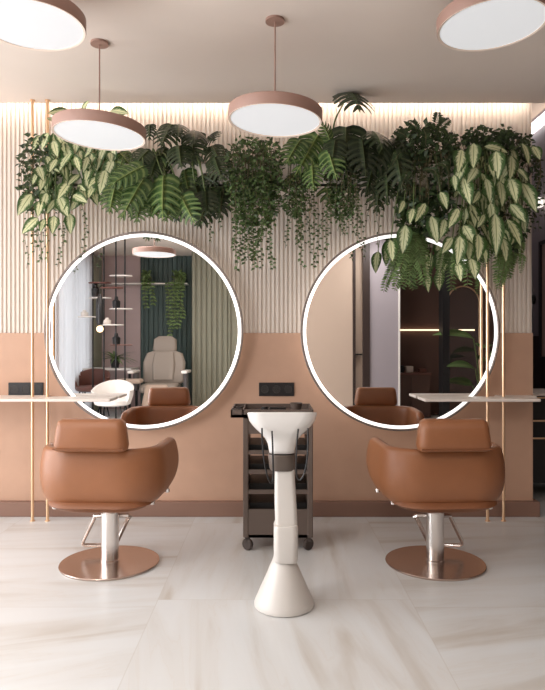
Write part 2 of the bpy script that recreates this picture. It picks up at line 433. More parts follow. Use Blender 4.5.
# ------------------------------------------------------------------ sockets
def socket(px0, px1, py0, py1, label):
    a, b = W(px0, py1, YW - .012), W(px1, py0, YW - .012)
    cx, cz = (a.x + b.x) / 2, (a.z + b.z) / 2; hw, hh = (b.x - a.x) / 2, (b.z - a.z) / 2
    root = empty('power_socket', (cx, YW - .012, cz), label, 'socket', 'black triple sockets')
    MB().box(-hw, hw, -.009, 0, -hh, hh, .002, 1).build('plate', M['socket'], root, smooth=False)
    for k in (-1, 0, 1):
        x = k * hw * 2 / 3
        r = hh * .62
        o = MB().lathe([(r, -.011), (r, -.009)], x, 0, 24, axis='y', cap0=False, cap1=False).lathe([(r, -.0115), (r * .86, -.0115), (r * .84, -.0092), (.0005, -.0092)], x, 0, 24, axis='y', cap0=False).build('outlet', M['outlet'], root)
        MB().lathe([(.003, -.0105), (.003, -.0092)], x - .008, 0, 8, axis='y').build('contact', M['traydark'], o)
        MB().lathe([(.003, -.0105), (.003, -.0092)], x + .008, 0, 8, axis='y').build('contact', M['traydark'], o)
socket(8.8, 43.5, 382.5, 396, 'black triple socket on the left, behind the gold poles')
socket(259, 294, 382.5, 396, 'black triple socket in the middle, between the two mirrors')

# ------------------------------------------------------------------ pendant lamps
def pendant(px, py, Y, wpx, label, z=None, loc=None, tilt=(0, 0), th=.055):
    c = loc or W(px, py, Y); r = wpx * Y / F / 2 if wpx > 1 else wpx
    root = empty('pendant_lamp', (c.x, c.y, CZ), label, 'lamp', 'round pendant lamps')
    zb = c.z - CZ
    T = Matrix.Translation((0, 0, zb)) @ Matrix.Rotation(R(tilt[0]), 4, 'Y') @ Matrix.Rotation(R(tilt[1]), 4, 'X')
    MB().lathe([(.047, -.012), (.047, 0)], n=32).build('canopy', M['lampshade'], root)
    MB().tube([(0, 0, -.012), (0, 0, zb + th)], .004, 8).build('cord', M['lampshade'], root)
    MB().lathe([(r - .012, .002), (r - .002, -.002), (r, .002), (r, th - .004), (r - .004, th), (.001, th)], n=72, cap0=False, mtx=T).build('lamp_shade', M['lampshade'], root)
    MB().lathe([(r - .013, .004), (r - .013, -.001), (r - .003, -.0035), (r - .003, .001)], n=72, cap0=False, cap1=False, mtx=T).build('lip', M['trim_white'], root)
    MB().lathe([(.001, .0015), (r - .012, .0015), (r - .012, .0045), (.001, .0045)], n=72, cap0=False, cap1=False, mtx=T).build('diffuser', M['diffuser'], root)
pendant(99.5, 136, 3.28, 91, 'rose rimmed pendant lamp hanging over the left plants', tilt=(3, 0))
pendant(275, 121, 3.05, 94, 'rose rimmed pendant lamp in the middle, on a long cord', tilt=(2.5, 0))
pendant(31, 26, 2.70, 106, 'rose rimmed pendant lamp cut off by the top left corner')
pendant(492, 26, 2.70, 107, 'rose rimmed pendant lamp near the top right corner', tilt=(-2, 0))
pendant(0, 0, 1.3, .24, 'rose rimmed pendant lamp seen only in the left mirror', loc=Vector((-1.32, 1.30, 2.16)))

# ------------------------------------------------------------------ styling chairs
def chair_shell():
    """U-shaped tub: plan curve swept with a bulging padded section"""
    mb = MB(); NS = 40; rings = []
    hw, yb, yf = .324, -.29, .24
    # plan centre line from the left front tip round the back to the right front tip
    def plan(t, off):             # t -1..1 ; off = outward offset
        rr = .20
        h = hw + off; b = yb - off; rad = rr + off
        side = (yf - (yb + rr)); arc = rad * PI / 2; back = (hw - rr)
        Ls = side; La = rr * PI / 2; Lb = back
        tot = Ls + La + Lb
        s = abs(t) * tot; sg = 1 if t >= 0 else -1
        if s < Lb: return Vector((sg * s, b, 0)), Vector((0, -1, 0))
        if s < Lb + La:
            a = (s - Lb) / La * PI / 2
            return Vector((sg * (hw - rr + rad * math.sin(a)), yb + rr - rad * math.cos(a), 0)), None
        y = yb + rr + (s - Lb - La)
        return Vector((sg * h, y, 0)), None
    for i in range(NS + 1):
        t = -1 + 2 * i / NS
        at = abs(t)
        top = .645 - .05 * max(0, (at - .93) / .07) ** 2
        bot = .352 + .02 * max(0, (at - .75) / .25) + .05 * max(0, (at - .93) / .07) ** 2
        th = .060 if at < .95 else .06 * (1 - .5 * (at - .95) / .05)
        prof = []
        ht = top - bot
        # (inward offset, height): outer face bulges, rounded top, inner face
        outer = [(.060, 0), (.028, .09), (.008, .26), (0, .48), (.004, .72), (.014, .90)]
        for (o, hgt) in outer: prof.append((-o, bot + hgt * ht))
        tk = th
        for k in range(1, 6):
            a = PI * k / 6
            prof.append((-.014 - tk / 2 + math.cos(a) * tk / 2, bot + .90 * ht + math.sin(a) * .10 * ht))
        for (o, hgt) in [(.014 + tk, .90), (.016 + tk, .6), (.03 + tk, .25), (.06 + tk, .0)]: prof.append((-o, bot + hgt * ht))
        ring = []
        for (off, z) in prof:
            p, _ = plan(t, off)
            ring.append(Vector((p.x, p.y, z)))
        rings.append(ring)
    mb.loft(rings)
    return mb

def styling_chair(x, Y, a, sgn, label):
    root = empty('styling_chair', (x, Y, 0), label, 'chair', 'caramel salon chairs')
    def up(mb, name, m, parent=root, **k):
        for v in mb.bm.verts: v.co = Matrix.Rotation(a, 3, 'Z') @ v.co
        return mb.build(name, m, parent, **k)
    o = up(chair_shell(), 'tub_back', M['leather'], auto=60)
    sm = o.modifiers.new('s', 'SUBSURF'); sm.levels = 1; sm.render_levels = 1
    # underside pan and seat cushion
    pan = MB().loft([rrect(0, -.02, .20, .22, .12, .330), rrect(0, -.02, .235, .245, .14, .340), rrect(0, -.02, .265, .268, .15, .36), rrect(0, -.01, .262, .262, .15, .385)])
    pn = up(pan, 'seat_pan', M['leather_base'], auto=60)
    seat = MB().loft([rrect(0, .0, .245, .245, .12, .386), rrect(0, .02, .255, .27, .12, .41), rrect(0, .02, .255, .275, .12, .455), rrect(0, .02, .24, .255, .11, .478), rrect(0, .02, .18, .2, .09, .488)])
    up(seat, 'seat', M['leather'], auto=60)
    # headrest cushion: rounded trapezoid
    hd = MB(); rs = []
    for (z, hx, hy, yo) in ((.640, .160, .03, 0), (.646, .174, .048, 0), (.67, .179, .056, 0), (.75, .169, .050, .004), (.780, .161, .044, .006), (.793, .145, .026, .008)):
        rs.append([Vector((p.x, p.y, z)) for p in rrect(0, -.285 + yo, hx, hy, min(hx, hy) * .8, z)])
    hd.loft(rs); h = up(hd, 'headrest', M['leather'], auto=60)
    up(MB().tube(spline([Vector((sg * .17, -.338, -.0 + .655)) for sg in (-1, -.5, 0, .5, 1)]), .004, 6), 'seam', M['leather_base'], h)
    # chrome fixings under the arms
    for (fx, fy, fz) in ((sgn * .255, -.12, .356), (sgn * .283, .10, .366), (-sgn * .205, -.222, .354)):
        up(MB().lathe([(.006, -.014), (.013, -.010), (.013, .008), (.007, .012)], fx, fy, 16, mtx=Matrix.Translation((0, 0, fz))), 'bolt', M['chrome'])
    # hydraulic column, base plate, foot loop
    MB().lathe([(.050, .012), (.050, .020), (.046, .024), (.046, .27), (.043, .273), (.043, .30), (.07, .302), (.09, .32)], n=40).build('column', M['chrome'], root)
    MB().lathe([(.2555, 0), (.258, .004), (.258, .008), (.2555, .0105), (.06, .014), (.001, .014)], n=96, cap1=False).build('base_plate', M['copper'], root)
    s = -sgn
    def pt(px, y, z): return Vector((s * px, y, z))
    P = [pt(-.085, .05, .238), pt(.085, .05, .242), pt(.105, .055, .236)]
    path = [pt(-.090, .04, .240), pt(.075, .04, .240), pt(.092, .045, .236), pt(.098, .055, .222), pt(.172, .10, .085), pt(.176, .105, .068), pt(.162, .108, .060), pt(.02, .108, .060), pt(-.004, .106, .064), pt(-.012, .10, .08), pt(-.085, .05, .222), pt(-.097, .042, .236)]
    MB().tube(path, .0110, 10, closed=True).build('footrest', M['chrome'], root)
    MB().box(-.03, .03, .02, .06, .225, .255, .004, 1).build('footrest_bracket', M['chrome'], root)
styling_chair((110 - 272.5) * 3.27 / F, 3.27, R(-3), 1, 'caramel leather salon chair on a round copper base, in front of the left mirror')
styling_chair((435 - 272.5) * 3.27 / F, 3.27, R(3), -1, 'caramel leather salon chair on a round copper base, in front of the right mirror')

# ------------------------------------------------------------------ tool trolley
TY = 3.45
tx = (278 - 272.5) * TY / F
def tz(y): return H - (y - 345) * TY / F
tr = empty('tool_trolley', (tx, TY, 0), 'taupe salon trolley with open trays standing behind the white basin', 'trolley')
hw = 35 * TY / F; dep = .34
MB().box(-hw, -hw + .030, 0, dep, tz(538), tz(417.5), .004, 1).build('side_panel', M['trolley'], tr, smooth=False)
MB().box(hw - .030, hw, 0, dep, tz(538), tz(417.5), .004, 1).build('side_panel', M['trolley'], tr, smooth=False)
MB().box(-hw + .03, hw - .03, dep - .012, dep, tz(538), tz(513)).build('back_panel', M['trolley'], tr, smooth=False)
MB().box(-hw + .03, hw - .03, .004, .02, tz(538), tz(513)).box(-hw + .03, hw - .03, 0.004, dep, tz(538), tz(535)).build('lower_panel', M['trolley'], tr, smooth=False)
MB().box(-hw + .03, hw - .03, .004, .02, tz(434), tz(417.5)).build('top_rail', M['trolley'], tr, smooth=False)
for y in (452.5, 472, 492, 511.5):
    z = tz(y)
    t = MB().box(-hw + .03, hw - .03, .003, .012, z - .012, z + .012).box(-hw + .03, hw - .03, .012, dep - .013, z - .012, z - .008).build('tray', M['trolley'], tr, smooth=False)
    MB().box(-hw + .032, hw - .032, .06, dep - .014, z - .006, z + .034).build('tray_liner', M['traydark'], t, smooth=False)
top = MB().box(-hw - .068, hw + .002, -.01, dep + .01, tz(417.5), tz(414.5))
for (x0, x1, y0, y1) in ((-hw - .068, hw + .002, -.01, -.002), (-hw - .068, hw + .002, dep + .002, dep + .01), (-hw - .068, -hw - .060, -.01, dep + .01), (hw - .006, hw + .002, -.01, dep + .01), (-hw - .004, -hw + .004, -.01, dep + .01)):
    top.box(x0, x1, y0, y1, tz(417.5), tz(409.5))
top.build('top_tray', M['trolley'], tr, smooth=False)
for yy in (.08, .2):
    MB().lathe([(.024, tz(414.5)), (.024, tz(410)), (.019, tz(409.5)), (.019, tz(414.5))], -hw - .032, yy, 24, cap0=False, cap1=False).build('tool_holder', M['wheel'], tr)
for sx in (-1, 1):
    for yy in (.03, dep - .03):
        w = MB().lathe([(.012, -.013), (.027, -.013), (.033, -.008), (.033, .008), (.027, .013), (.012, .013)], 0, 0, 24, axis='y', mtx=Matrix.Translation((sx * (hw - .025), yy, .033)) @ Matrix.Rotation(R(35 * sx), 4, 'Z')).build('caster', M['wheel'], tr)
        MB().box(sx * (hw - .025) - .014, sx * (hw - .025) + .014, yy - .016, yy + .016, .05, tz(537)).build('fork', M['wheel'], w, smooth=False)
zt = tz(414.5) + .0005
tag(MB().lathe([(.020, 0), (.030, .03), (.036, .055), (.034, .055), (.028, .03), (.018, .004)], n=28).build('mixing_bowl', M['trolley'], loc=(tx + .105, TY + .10, zt)),
    'small dark cup on the right of the trolley top', 'bowl')
tag(MB().lathe([(.022, 0), (.022, .022), (.018, .026), (.018, .034), (.001, .034)], n=24).build('jar', M['traydark'], loc=(tx - .075, TY + .09, zt)),
    'little black jar on the left of the trolley top', 'jar')
tag(MB().box(-.05, .05, -.03, .03, 0, .018, .004, 1).build('comb_case', M['traydark'], loc=(tx - .0, TY + .24, zt), smooth=False),
    'flat black case lying at the back of the trolley top', 'case')

# ------------------------------------------------------------------ wash basin on its pedestal
BY = 2.74
bx = (284 - 272.5) * BY / F
def bz(y, Y=BY): return H - (y - 345) * Y / F
def bxx(px, Y=BY): return (px - 284) * Y / F
ws = empty('wash_basin', (bx, BY, 0), 'white pedestal hair wash basin standing in the middle of the floor', 'basin')
MB().lathe([(.124, 0), (.131, .004), (.132, .016), (.127, .030), (.080, .135), (.050, .205), (.043, .228), (.001, .228)], n=64, cap1=False).build('base', M['pedestal'], ws)
def rrings(lst):  # (z, cx, cy, hx, hy, r)
    return [rrect(cx, cy, hx, hy, r, z) for (z, cx, cy, hx, hy, r) in lst]
xl = bxx(285.7)
MB().loft(rrings([(.200, xl, 0, .040, .050, .03), (.204, xl, 0, .050, .062, .03), (.215, xl, 0, .053, .066, .03), (bz(526), xl, 0, .053, .066, .025), (bz(523), xl, 0, .049, .062, .025)])).build('lower_column', M['pedestal'], ws, auto=50)
MB().loft(rrings([(bz(530), bxx(286.5), .012, .046, .05, .02), (bz(522), bxx(286.2), .012, .049, .052, .02), (bz(500), bxx(285.4), .028, .048, .05, .02), (bz(466, 2.73), bxx(284.6), .06, .043, .046, .02)])).build('upper_column', M['pedestal'], ws, auto=50)
MB().loft(rrings([(bz(472, 2.73), bxx(282.5), .06, .052, .060, .035), (bz(470, 2.73), bxx(282.5), .06, .057, .066, .04), (bz(458, 2.73), bxx(282), .06, .062, .072, .045), (bz(455.5, 2.73), bxx(282), .06, .059, .07, .045)])).build('collar', M['collar'], ws, auto=50)
bas = []
cxb = bxx(282)
for (y, hx, hy, cy, r) in ((457, .056, .065, .06, .04), (452, .060, .075, .06, .045), (446, .064, .085, .06, .05), (440, .076, .10, .065, .055), (435, .092, .12, .065, .06), (430, .113, .14, .07, .065), (425, .132, .16, .08, .07), (420, .145, .178, .085, .07), (415, .150, .188, .09, .065), (412.2, .1515, .192, .09, .065), (411.6, .149, .189, .09, .063), (412.5, .140, .180, .09, .06), (420, .130, .165, .09, .06), (432, .085, .115, .08, .05), (438, .02, .03, .07, .02)):
    ring = rrect(cxb, cy, hx, hy, r, 0)
    z = bz(y, 2.66)
    bas.append([Vector((p.x, p.y, z - (.13 * (p.y + .10) * max(0, (z - .66) / .19)))) for p in ring])
MB().loft(bas).build('bowl', M['ceramic'], ws, auto=70)
def P2(px, py, Y): v = W(px, py, Y); return Vector((v.x - bx, v.y - BY, v.z))
for pts in ([(262, 428, 2.66), (262.2, 440, 2.655), (264, 460, 2.655), (267.5, 476, 2.66), (270.5, 482.5, 2.665), (273.3, 478, 2.67), (273, 460, 2.65), (272.6, 445, 2.645), (272, 431, 2.66)],
            [(298.3, 429, 2.66), (297.2, 440, 2.645), (296.2, 460, 2.65), (296.6, 474, 2.665), (299.5, 480, 2.665), (304, 474, 2.66), (307, 460, 2.655), (308, 445, 2.655), (308, 428, 2.66)]):
    MB().tube(spline([P2(*p) for p in pts]), .0038, 8).build('hose', M['black'], ws)

# ------------------------------------------------------------------ planter and plants
z0, z1 = 2.16, 2.30
pl = empty('planter_trough', (0, YW - .006, z0), 'long pale planter trough fixed high on the ribbed wall, full of plants', 'planter')
px0, px1 = -1.44, 1.63
MB().box(px0, px1, -.26, 0, 0, .012).box(px0, px1, -.26, -.248, 0, z1 - z0).box(px0, px1, -.012, 0, 0, z1 - z0).box(px0, px0 + .012, -.26, 0, 0, z1 - z0).box(px1 - .012, px1, -.26, 0, 0, z1 - z0).build('trough', M['offwhite'], pl, smooth=False)
MB().box(px0 + .012, px1 - .012, -.248, -.012, .012, z1 - z0 - .02).build('soil', M['soil'], pl, smooth=False)
SZ = z1 - .02     # soil level
YS = 4.06         # middle of the trough

def frame(t, n):
    t = t.normalized(); n = (n - t * n.dot(t))
    if n.length < 1e-5: n = t.orthogonal()
    n.normalize(); return t, n, t.cross(n)
def oval(mb, o, t, n, L, w, curl=.25, fold=.18, seg=7):
    t, n, b = frame(t, n); rows = []
    for i in range(seg + 1):
        v = i / seg
        hwid = w / 2 * (math.sin(PI * min(1, v ** .72)) ** .8 if 0 < v < 1 else .0) 
        hwid = max(hwid, w * .012)
        c = o + t * (L * v * (1 - .12 * curl * v)) - n * (curl * L * v * v)
        rows.append([mb.bm.verts.new(c + b * (u * hwid) + n * (abs(u) * fold * hwid)) for u in (-1, -.5, 0, .5, 1)])
    for i in range(seg):
        for k in range(4):
            mb.face([rows[i][k], rows[i][k + 1], rows[i + 1][k + 1], rows[i + 1][k]],
                    [(k / 4, i / seg), ((k + 1) / 4, i / seg), ((k + 1) / 4, (i + 1) / seg), (k / 4, (i + 1) / seg)])
def kite(mb, o, t, n, L, w):
    t, n, b = frame(t, n)
    p = [o, o + t * L * .42 + b * w / 2 + n * w * .12, o + t * L, o + t * L * .42 - b * w / 2 + n * w * .12]
    vs = [mb.bm.verts.new(q) for q in p]
    mb.face([vs[0], vs[1], vs[2]], [(.5, 0), (1, .4), (.5, 1)]); mb.face([vs[0], vs[2], vs[3]], [(.5, 0), (.5, 1), (0, .4)])
def monstera(mb, o, t, n, L, w, curl=.3, droop=.25, lobes=6):
    """heart-shaped split leaf: lobes joined at the midrib, cut apart towards the margin"""
    t, n, b = frame(t, n)
    def pos(v, s, side, W_):
        fwd = .16 * s * s
        vv = v + fwd
        return o + t * (L * vv * (1 - .1 * curl)) - n * (curl * L * vv * abs(vv) + droop * W_ * s * s) + b * (side * W_ * s)
    def wid(v):      # half width along the midrib, v from 0 (stalk) to 1 (tip)
        return w / 2 * max(.10, math.sin(PI * min(1, .24 + v * .76)) ** .75)
    mid = {}
    def midv(v):
        k = round(v, 4)
        if k not in mid: mid[k] = mb.bm.verts.new(o + t * (L * v * (1 - .1 * curl)) - n * (curl * L * v * abs(v)))
        return mid[k]
    for side in (-1, 1):
        for k in range(lobes):
            v0, v1 = k / lobes, (k + 1) / lobes
            d = v1 - v0
            inner = None
            rows = [[midv(v0), midv(v1)]]
            back = -.22 if k == 0 else 0
            for (s, ins) in ((.34, .03), (.66, .11), (.93, .15), (1.02, .32)):
                a, c = v0 + d * ins, v1 - d * ins * .9
                Wl = wid((v0 + v1) / 2)
                if k == 0: a += back * s * (1.2 - .5 * s)
                rows.append([mb.bm.verts.new(pos(a, s, side, Wl)), mb.bm.verts.new(pos(c, s * (1 if k < lobes - 1 else .75), side, Wl))])
            ss = (0, .38, .7, .93, 1.02)
            for i in range(4):
                u0, u1 = .5 + side * min(1, ss[i]) / 2, .5 + side * min(1, ss[i + 1]) / 2
                mb.face([rows[i][0], rows[i][1], rows[i + 1][1], rows[i + 1][0]], [(u0, v0), (u0, v1), (u1, v1), (u1, v0)])
    # pointed tip
    a = mb.bm.verts.new(o + t * L * 1.10 - n * curl * L * 1.25)
    e = midv(1.0)
    for side in (-1, 1):
        p = mb.bm.verts.new(pos(.93, .30, side, w / 2 * .3))
        mb.face([midv((lobes - 1) / lobes), p, a, e], [(.5, .9), (.6, .95), (.5, 1), (.5, 1)])
def stemto(ms, base, sx, rng, r=.004, over=True):
    """stalk from the soil, up and over the front lip, to a leaf base"""
    s = Vector((sx, YS + rng.uniform(-.05, .05), SZ - .01))
    if base.z < SZ + .02:
        m1 = Vector((s.x * .7 + base.x * .3, 3.93, SZ + .07 + rng.uniform(0, .05)))
        m2 = Vector((s.x * .25 + base.x * .75, min(3.86, base.y + .05), (base.z + SZ) / 2 + .03))
        pts = [s, m1, m2, base]
    else:
        pts = [s, s * .5 + base * .5 + Vector((0, .02, .03)), base]
    ms.tube(spline(pts, 4), r, 5)
CAMN = Vector((0, -1, .25))
def plant(name, label, cat='plant', x=0, group=None):
    return empty(name, (x, YS, SZ), label, cat, group)
def fin(root, parts):
    off = Vector(root.location)
    for nm, mb, m in parts:
        if not mb.bm.faces: mb.bm.free(); continue
        for v in mb.bm.verts: v.co -= off
        mb.build(nm, m, root, auto=0, fixn=False)
CRN = lambda px: (px - 272.5) * YS / F

def dieff_plant(label, leaves, sx, seed, Yf=3.80, fill=0, fillbox=None, scale=1.06, wf=.54):
    rng = random.Random(seed); root = plant('variegated_plant', label, x=sx, group='variegated hanging plants')
    ml, ms = MB(), MB()
    for i, (x0, y0, x1, y1) in enumerate(leaves):
        Y = Yf + .10 * rng.random() + (.04 if y0 < 150 else 0)
        a, b = W(x0, y0, Y), W(x1, y1, Y - rng.uniform(0, .05))
        t = b - a; L = t.length * 1.12 * scale
        n = Vector((rng.uniform(-.35, .35), -1, rng.uniform(.1, .6)))
        oval(ml, a, t + Vector((0, -.25 * L, .10 * L)), n, L, min(L * wf, .098) * rng.uniform(.9, 1.1), curl=rng.uniform(.12, .3))
        if i % 2 == 0 or y0 < 150: stemto(ms, a, sx + (a.x - sx) * .35, rng, .0035)
    for i in range(fill):
        x0, y0 = rng.uniform(fillbox[0], fillbox[2]), rng.uniform(fillbox[1], fillbox[3])
        Y = Yf + .07 + .11 * rng.random(); a = W(x0, y0, Y)
        ang = rng.uniform(-.7, .7); L = rng.uniform(.11, .17)
        t = Vector((math.sin(ang), -.2, -math.cos(ang)))
        oval(ml, a, t, Vector((rng.uniform(-.6, .6), -1, rng.uniform(0, .6))), L, L * wf, curl=.25)
    fin(root, [('leaves', ml, M['dieff']), ('stalks', ms, M['stem'])])

def zz(lst, ox, oy, s): return [(ox + a / s, oy + b / s, ox + c / s, oy + d / s) for a, b, c, d in lst]
LEFT = zz([(200,95,220,170),(290,140,235,220),(240,110,250,150),(170,165,195,225),(130,240,110,290),(160,250,150,325),(180,245,170,320),(130,215,155,270),(360,170,345,235),(300,170,320,230),(410,160,405,230),(370,200,355,280),(320,250,275,305),(205,225,225,240),(270,290,235,360),(100,340,55,430),(170,335,160,410),(145,370,135,440),(210,365,180,430),(225,350,265,440),(250,350,245,420),(130,450,75,520),(160,455,145,510),(205,440,205,520),(275,430,285,515),(310,300,345,330),(290,345,350,385),(385,305,365,360),(410,260,370,310),(440,230,425,330),(340,300,345,385),(230,290,255,360),(215,180,190,240),(460,150,470,200)], 10, 120, 4.6) + zz([(225,305,238,278),(190,305,140,315),(300,305,345,315),(150,330,130,325)], 0, 0, 2.725)
dieff_plant('cream and green variegated plant hanging at the left end of the trough', LEFT, CRN(68), 3, fill=60, fillbox=(40, 130, 116, 192))
RIGHT = zz([(310,110,300,190),(270,130,255,205),(385,135,380,215),(435,150,430,225),(345,120,410,140),(470,110,490,170),(505,120,520,165),(320,190,290,240),(350,225,360,295),(275,225,285,305),(395,235,400,315),(430,225,440,300),(470,240,500,330),(245,215,245,260),(330,270,310,310),(300,310,310,380),(345,345,325,385),(260,325,230,385),(380,340,378,465),(430,310,465,370),(460,320,475,370),(420,360,455,440),(275,380,300,440),(265,415,255,500),(290,410,290,490),(325,410,325,490),(305,320,325,365),(340,450,350,500),(255,500,260,560),(300,490,310,550),(240,420,210,470),(400,420,415,490),(360,180,375,220),(450,190,480,235)], 380, 110, 3.303)
dieff_plant('big cream and green variegated plant hanging at the right end of the trough', RIGHT, CRN(485), 8, Yf=3.74, fill=48, fillbox=(458, 140, 522, 235))
LOW = zz([(80,300,65,340),(150,308,120,365),(110,325,95,370),(85,380,70,465),(35,430,35,495),(170,350,180,430),(200,270,215,320),(215,360,200,420)], 380, 110, 3.303)
dieff_plant('small variegated plant dangling over the top of the right mirror', LOW, CRN(420), 12, Yf=3.78)

def monstera_plant(label, leaves, sx, seed, m, fill=0, fillbox=None, Yf=3.82):
    rng = random.Random(seed); root = plant('monstera', label, x=sx, group='monsteras in the trough')
    ml, ms = MB(), MB()
    for lf in leaves:
        x0, y0, x1, y1, wpx = lf[:5]; mode = lf[5] if len(lf) > 5 else 'face'
        Y = Yf + rng.uniform(-.03, .07)
        if mode == 'top':      # seen edge on, tip towards the room
            a = W(x0, y0, Y + .05); L = wpx * 1.1 * Y / F
            t = Vector((.15, -1, -.45)); n = Vector((.12, -.4, 1)); w = wpx * Y / F
            monstera(ml, a, t, n, L, w, curl=.3, droop=.35)
        else:
            a, b = W(x0, y0, Y), W(x1, y1, Y - .05)
            L = (b - a).length * .95; w = wpx * Y / F
            n = Vector((rng.uniform(-.3, .3), -1, rng.uniform(.05, .5)))
            monstera(ml, a, (b - a) + Vector((0, -.25 * L, .08 * L)), n, L, w, curl=rng.uniform(.12, .26), droop=rng.uniform(.1, .3))
        if len(lf) > 6: ms.tube(spline([Vector((CRN(lf[6]), YS, SZ - .01)), W(lf[6], 134, Y + .1), W(lf[6] + 3, 118, Y + .08), a + Vector((-.03, .02, -.05)), a], 6), .005, 6)
        else: stemto(ms, a, sx + (a.x - sx) * .4, rng, .005)
    for i in range(fill):
        a = W(rng.uniform(fillbox[0], fillbox[2]), rng.uniform(fillbox[1], fillbox[3]), Yf + .08 + .1 * rng.random())
        ang = rng.uniform(-1.2, 1.2); L = rng.uniform(.14, .22)
        monstera(ml, a, Vector((math.sin(ang), -.25, -math.cos(ang) * .8)), Vector((rng.uniform(-.5, .5), -1, rng.uniform(0, .7))), L, L * rng.uniform(.7, .95), curl=.25)
    fin(root, [('leaves', ml, m), ('stalks', ms, M['stem'])])
def z5(lst, ox, oy, s): return [(ox + a / s, oy + b / s, ox + c / s, oy + d / s, w) + tuple(r) for a, b, c, d, w, *r in lst]
monstera_plant('bright green monstera with split leaves right of the left variegated plant',
    z5([(180,235,40,325,24),(180,290,95,470,27),(265,275,262,465,36),(340,360,390,480,28),(60,330,45,430,24),(170,390,150,470,24),(230,370,215,450,26),(120,250,60,300,20),(300,400,270,470,24)], 100, 110, 4.19), CRN(140), 21, M['monstera'], fill=10, fillbox=(112, 150, 185, 190), Yf=3.80)
monstera_plant('dark monstera rising above the bright green one, right of the left lamp',
    z5([(390,100,385,235,30),(300,60,255,160,30),(240,190,215,295,30),(470,150,505,225,25),(430,270,495,310,24),(210,60,205,125,14),(400,320,435,430,32),(330,60,300,50,26,'top'),(395,85,380,70,28,'top'),(455,110,480,130,24),(200,170,150,230,24),(330,150,340,240,30),(480,200,510,300,26),(440,340,450,450,26)], 100, 110, 4.19), CRN(188), 22, M['monstera_dark'], fill=26, fillbox=(150, 140, 222, 196), Yf=3.86)
monstera_plant('monstera with one very large leaf just right of the middle lamp',
    [(318, 135, 297, 177, 36), (300, 140, 285, 165, 26), (328, 150, 335, 180, 26), (312, 165, 312, 190, 22), (330, 140, 322, 122, 16)], CRN(310), 23, M['monstera'], fill=6, fillbox=(285, 150, 330, 175), Yf=3.84)
monstera_plant('tall monstera with one leaf on a long stalk reaching the ceiling light',
    [(350, 92, 351, 100, 42, 'top', 333), (346, 127, 344, 175, 46), (373, 131, 373, 138, 34, 'top'), (386, 168, 388, 205, 22), (385, 140, 372, 176, 32), (362, 140, 366, 178, 34), (395, 150, 402, 190, 30), (335, 140, 330, 170, 28), (398, 138, 395, 142, 26, 'top'), (372, 165, 368, 195, 26)], CRN(362), 24, M['monstera_dark'], fill=12, fillbox=(338, 145, 398, 178), Yf=3.85)

def bush_plant(name, label, boxes, sx, seed, m, leaf=.034, vines=(), group=None, tufts=0, vine_leaf=.028, spread=None):
    rng = random.Random(seed); root = plant(name, label, x=sx, group=group)
    ml, ms = MB(), MB()
    for (x0, y0, x1, y1, Ya, Yb, n) in boxes:
        for i in range(n):
            a, b_ = rng.uniform(-1, 1), rng.uniform(-1, 1)
            if a * a * .9 + b_ * b_ * .9 > 1.15: continue
            px, py = (x0 + x1) / 2 + a * (x1 - x0) / 2, (y0 + y1) / 2 + b_ * (y1 - y0) / 2
            Y = rng.uniform(Ya, Yb); o = W(px, py, Y)
            t = Vector((rng.uniform(-1, 1) + .4 * a, rng.uniform(-.7, .3), rng.uniform(-1.2, .5)))
            l = leaf * rng.uniform(.7, 1.25)
            kite(ml, o, t, Vector((rng.uniform(-.7, .7), -1, rng.uniform(-.2, 1))), l, l * .62)
        for i in range(max(3, n // 45)):       # twigs carrying them
            px, py = rng.uniform(x0, x1), rng.uniform(y0, y1)
            stemto(ms, W(px, py, (Ya + Yb) / 2), sx + (CRN(px) - sx) * .6, rng, .0022)
    for (px, py0, py1, Y, dens) in vines:
        p = W(px, py0, Y); zend = W(px, py1, Y).z
        pts = [Vector((p.x * .9 + sx * .1, YS, SZ - .005)), Vector((p.x, min(3.94, Y + .04), max(SZ + .03, p.z + .02)))]
        if p.z < SZ - .06: pts = [pts[0], pts[1], Vector((p.x, Y + .02, (p.z + SZ) / 2))]
        q = p.copy(); pts.append(q.copy()); side = rng.uniform(-.02, .02)
        while q.z > zend:
            q = q + Vector((rng.uniform(-.012, .012) + side * .3, rng.uniform(-.004, .004), -.035)); pts.append(q.copy())
        ms.tube(pts, .0014, 4)
        k = 0; step = .016 / dens
        for a, b_ in zip(pts[2:], pts[3:]):
            nst = max(1, int((b_ - a).length / step))
            for j in range(nst):
                o = a.lerp(b_, j / nst); k += 1
                sd = 1 if k % 2 else -1
                l = vine_leaf * rng.uniform(.6, 1.15)
                kite(ml, o, Vector((sd * rng.uniform(.4, 1), rng.uniform(-.6, .1), rng.uniform(-.9, .1))), Vector((rng.uniform(-.5, .5), -1, rng.uniform(0, 1))), l, l * .7)
    fin(root, [('leaves', ml, m), ('stems', ms, M['vinestem'])])
def vset(rng, x0, x1, y0, ya, yb, n, Y=3.86, dens=1.0):
    return [(rng.uniform(x0, x1), y0, rng.uniform(ya, yb), Y + rng.uniform(-.04, .06), dens * rng.uniform(.7, 1.2)) for _ in range(n)]
rg = random.Random(77)
bush_plant('leafy_shrub', 'dark small leaved shrub at the far left end of the trough', [(20, 135, 66, 210, 3.86, 4.04, 520)], CRN(58), 31, M['darkleaf'], .040)
bush_plant('trailing_vine', 'sparse thin vine trailing below the left variegated plant',
    [], CRN(62), 32, M['ivy'], vines=vset(rg, 24, 82, 190, 235, 268, 13, 3.90, .8), vine_leaf=.024, group='trailing vines')
bush_plant('trailing_vine', 'thin vine trailing between the dark monstera and the dense ivy',
    [(205, 165, 228, 190, 3.9, 4.0, 60)], CRN(217), 33, M['ivy'], vines=vset(rg, 203, 224, 182, 205, 240, 7, 3.90, .9), vine_leaf=.026, group='trailing vines')
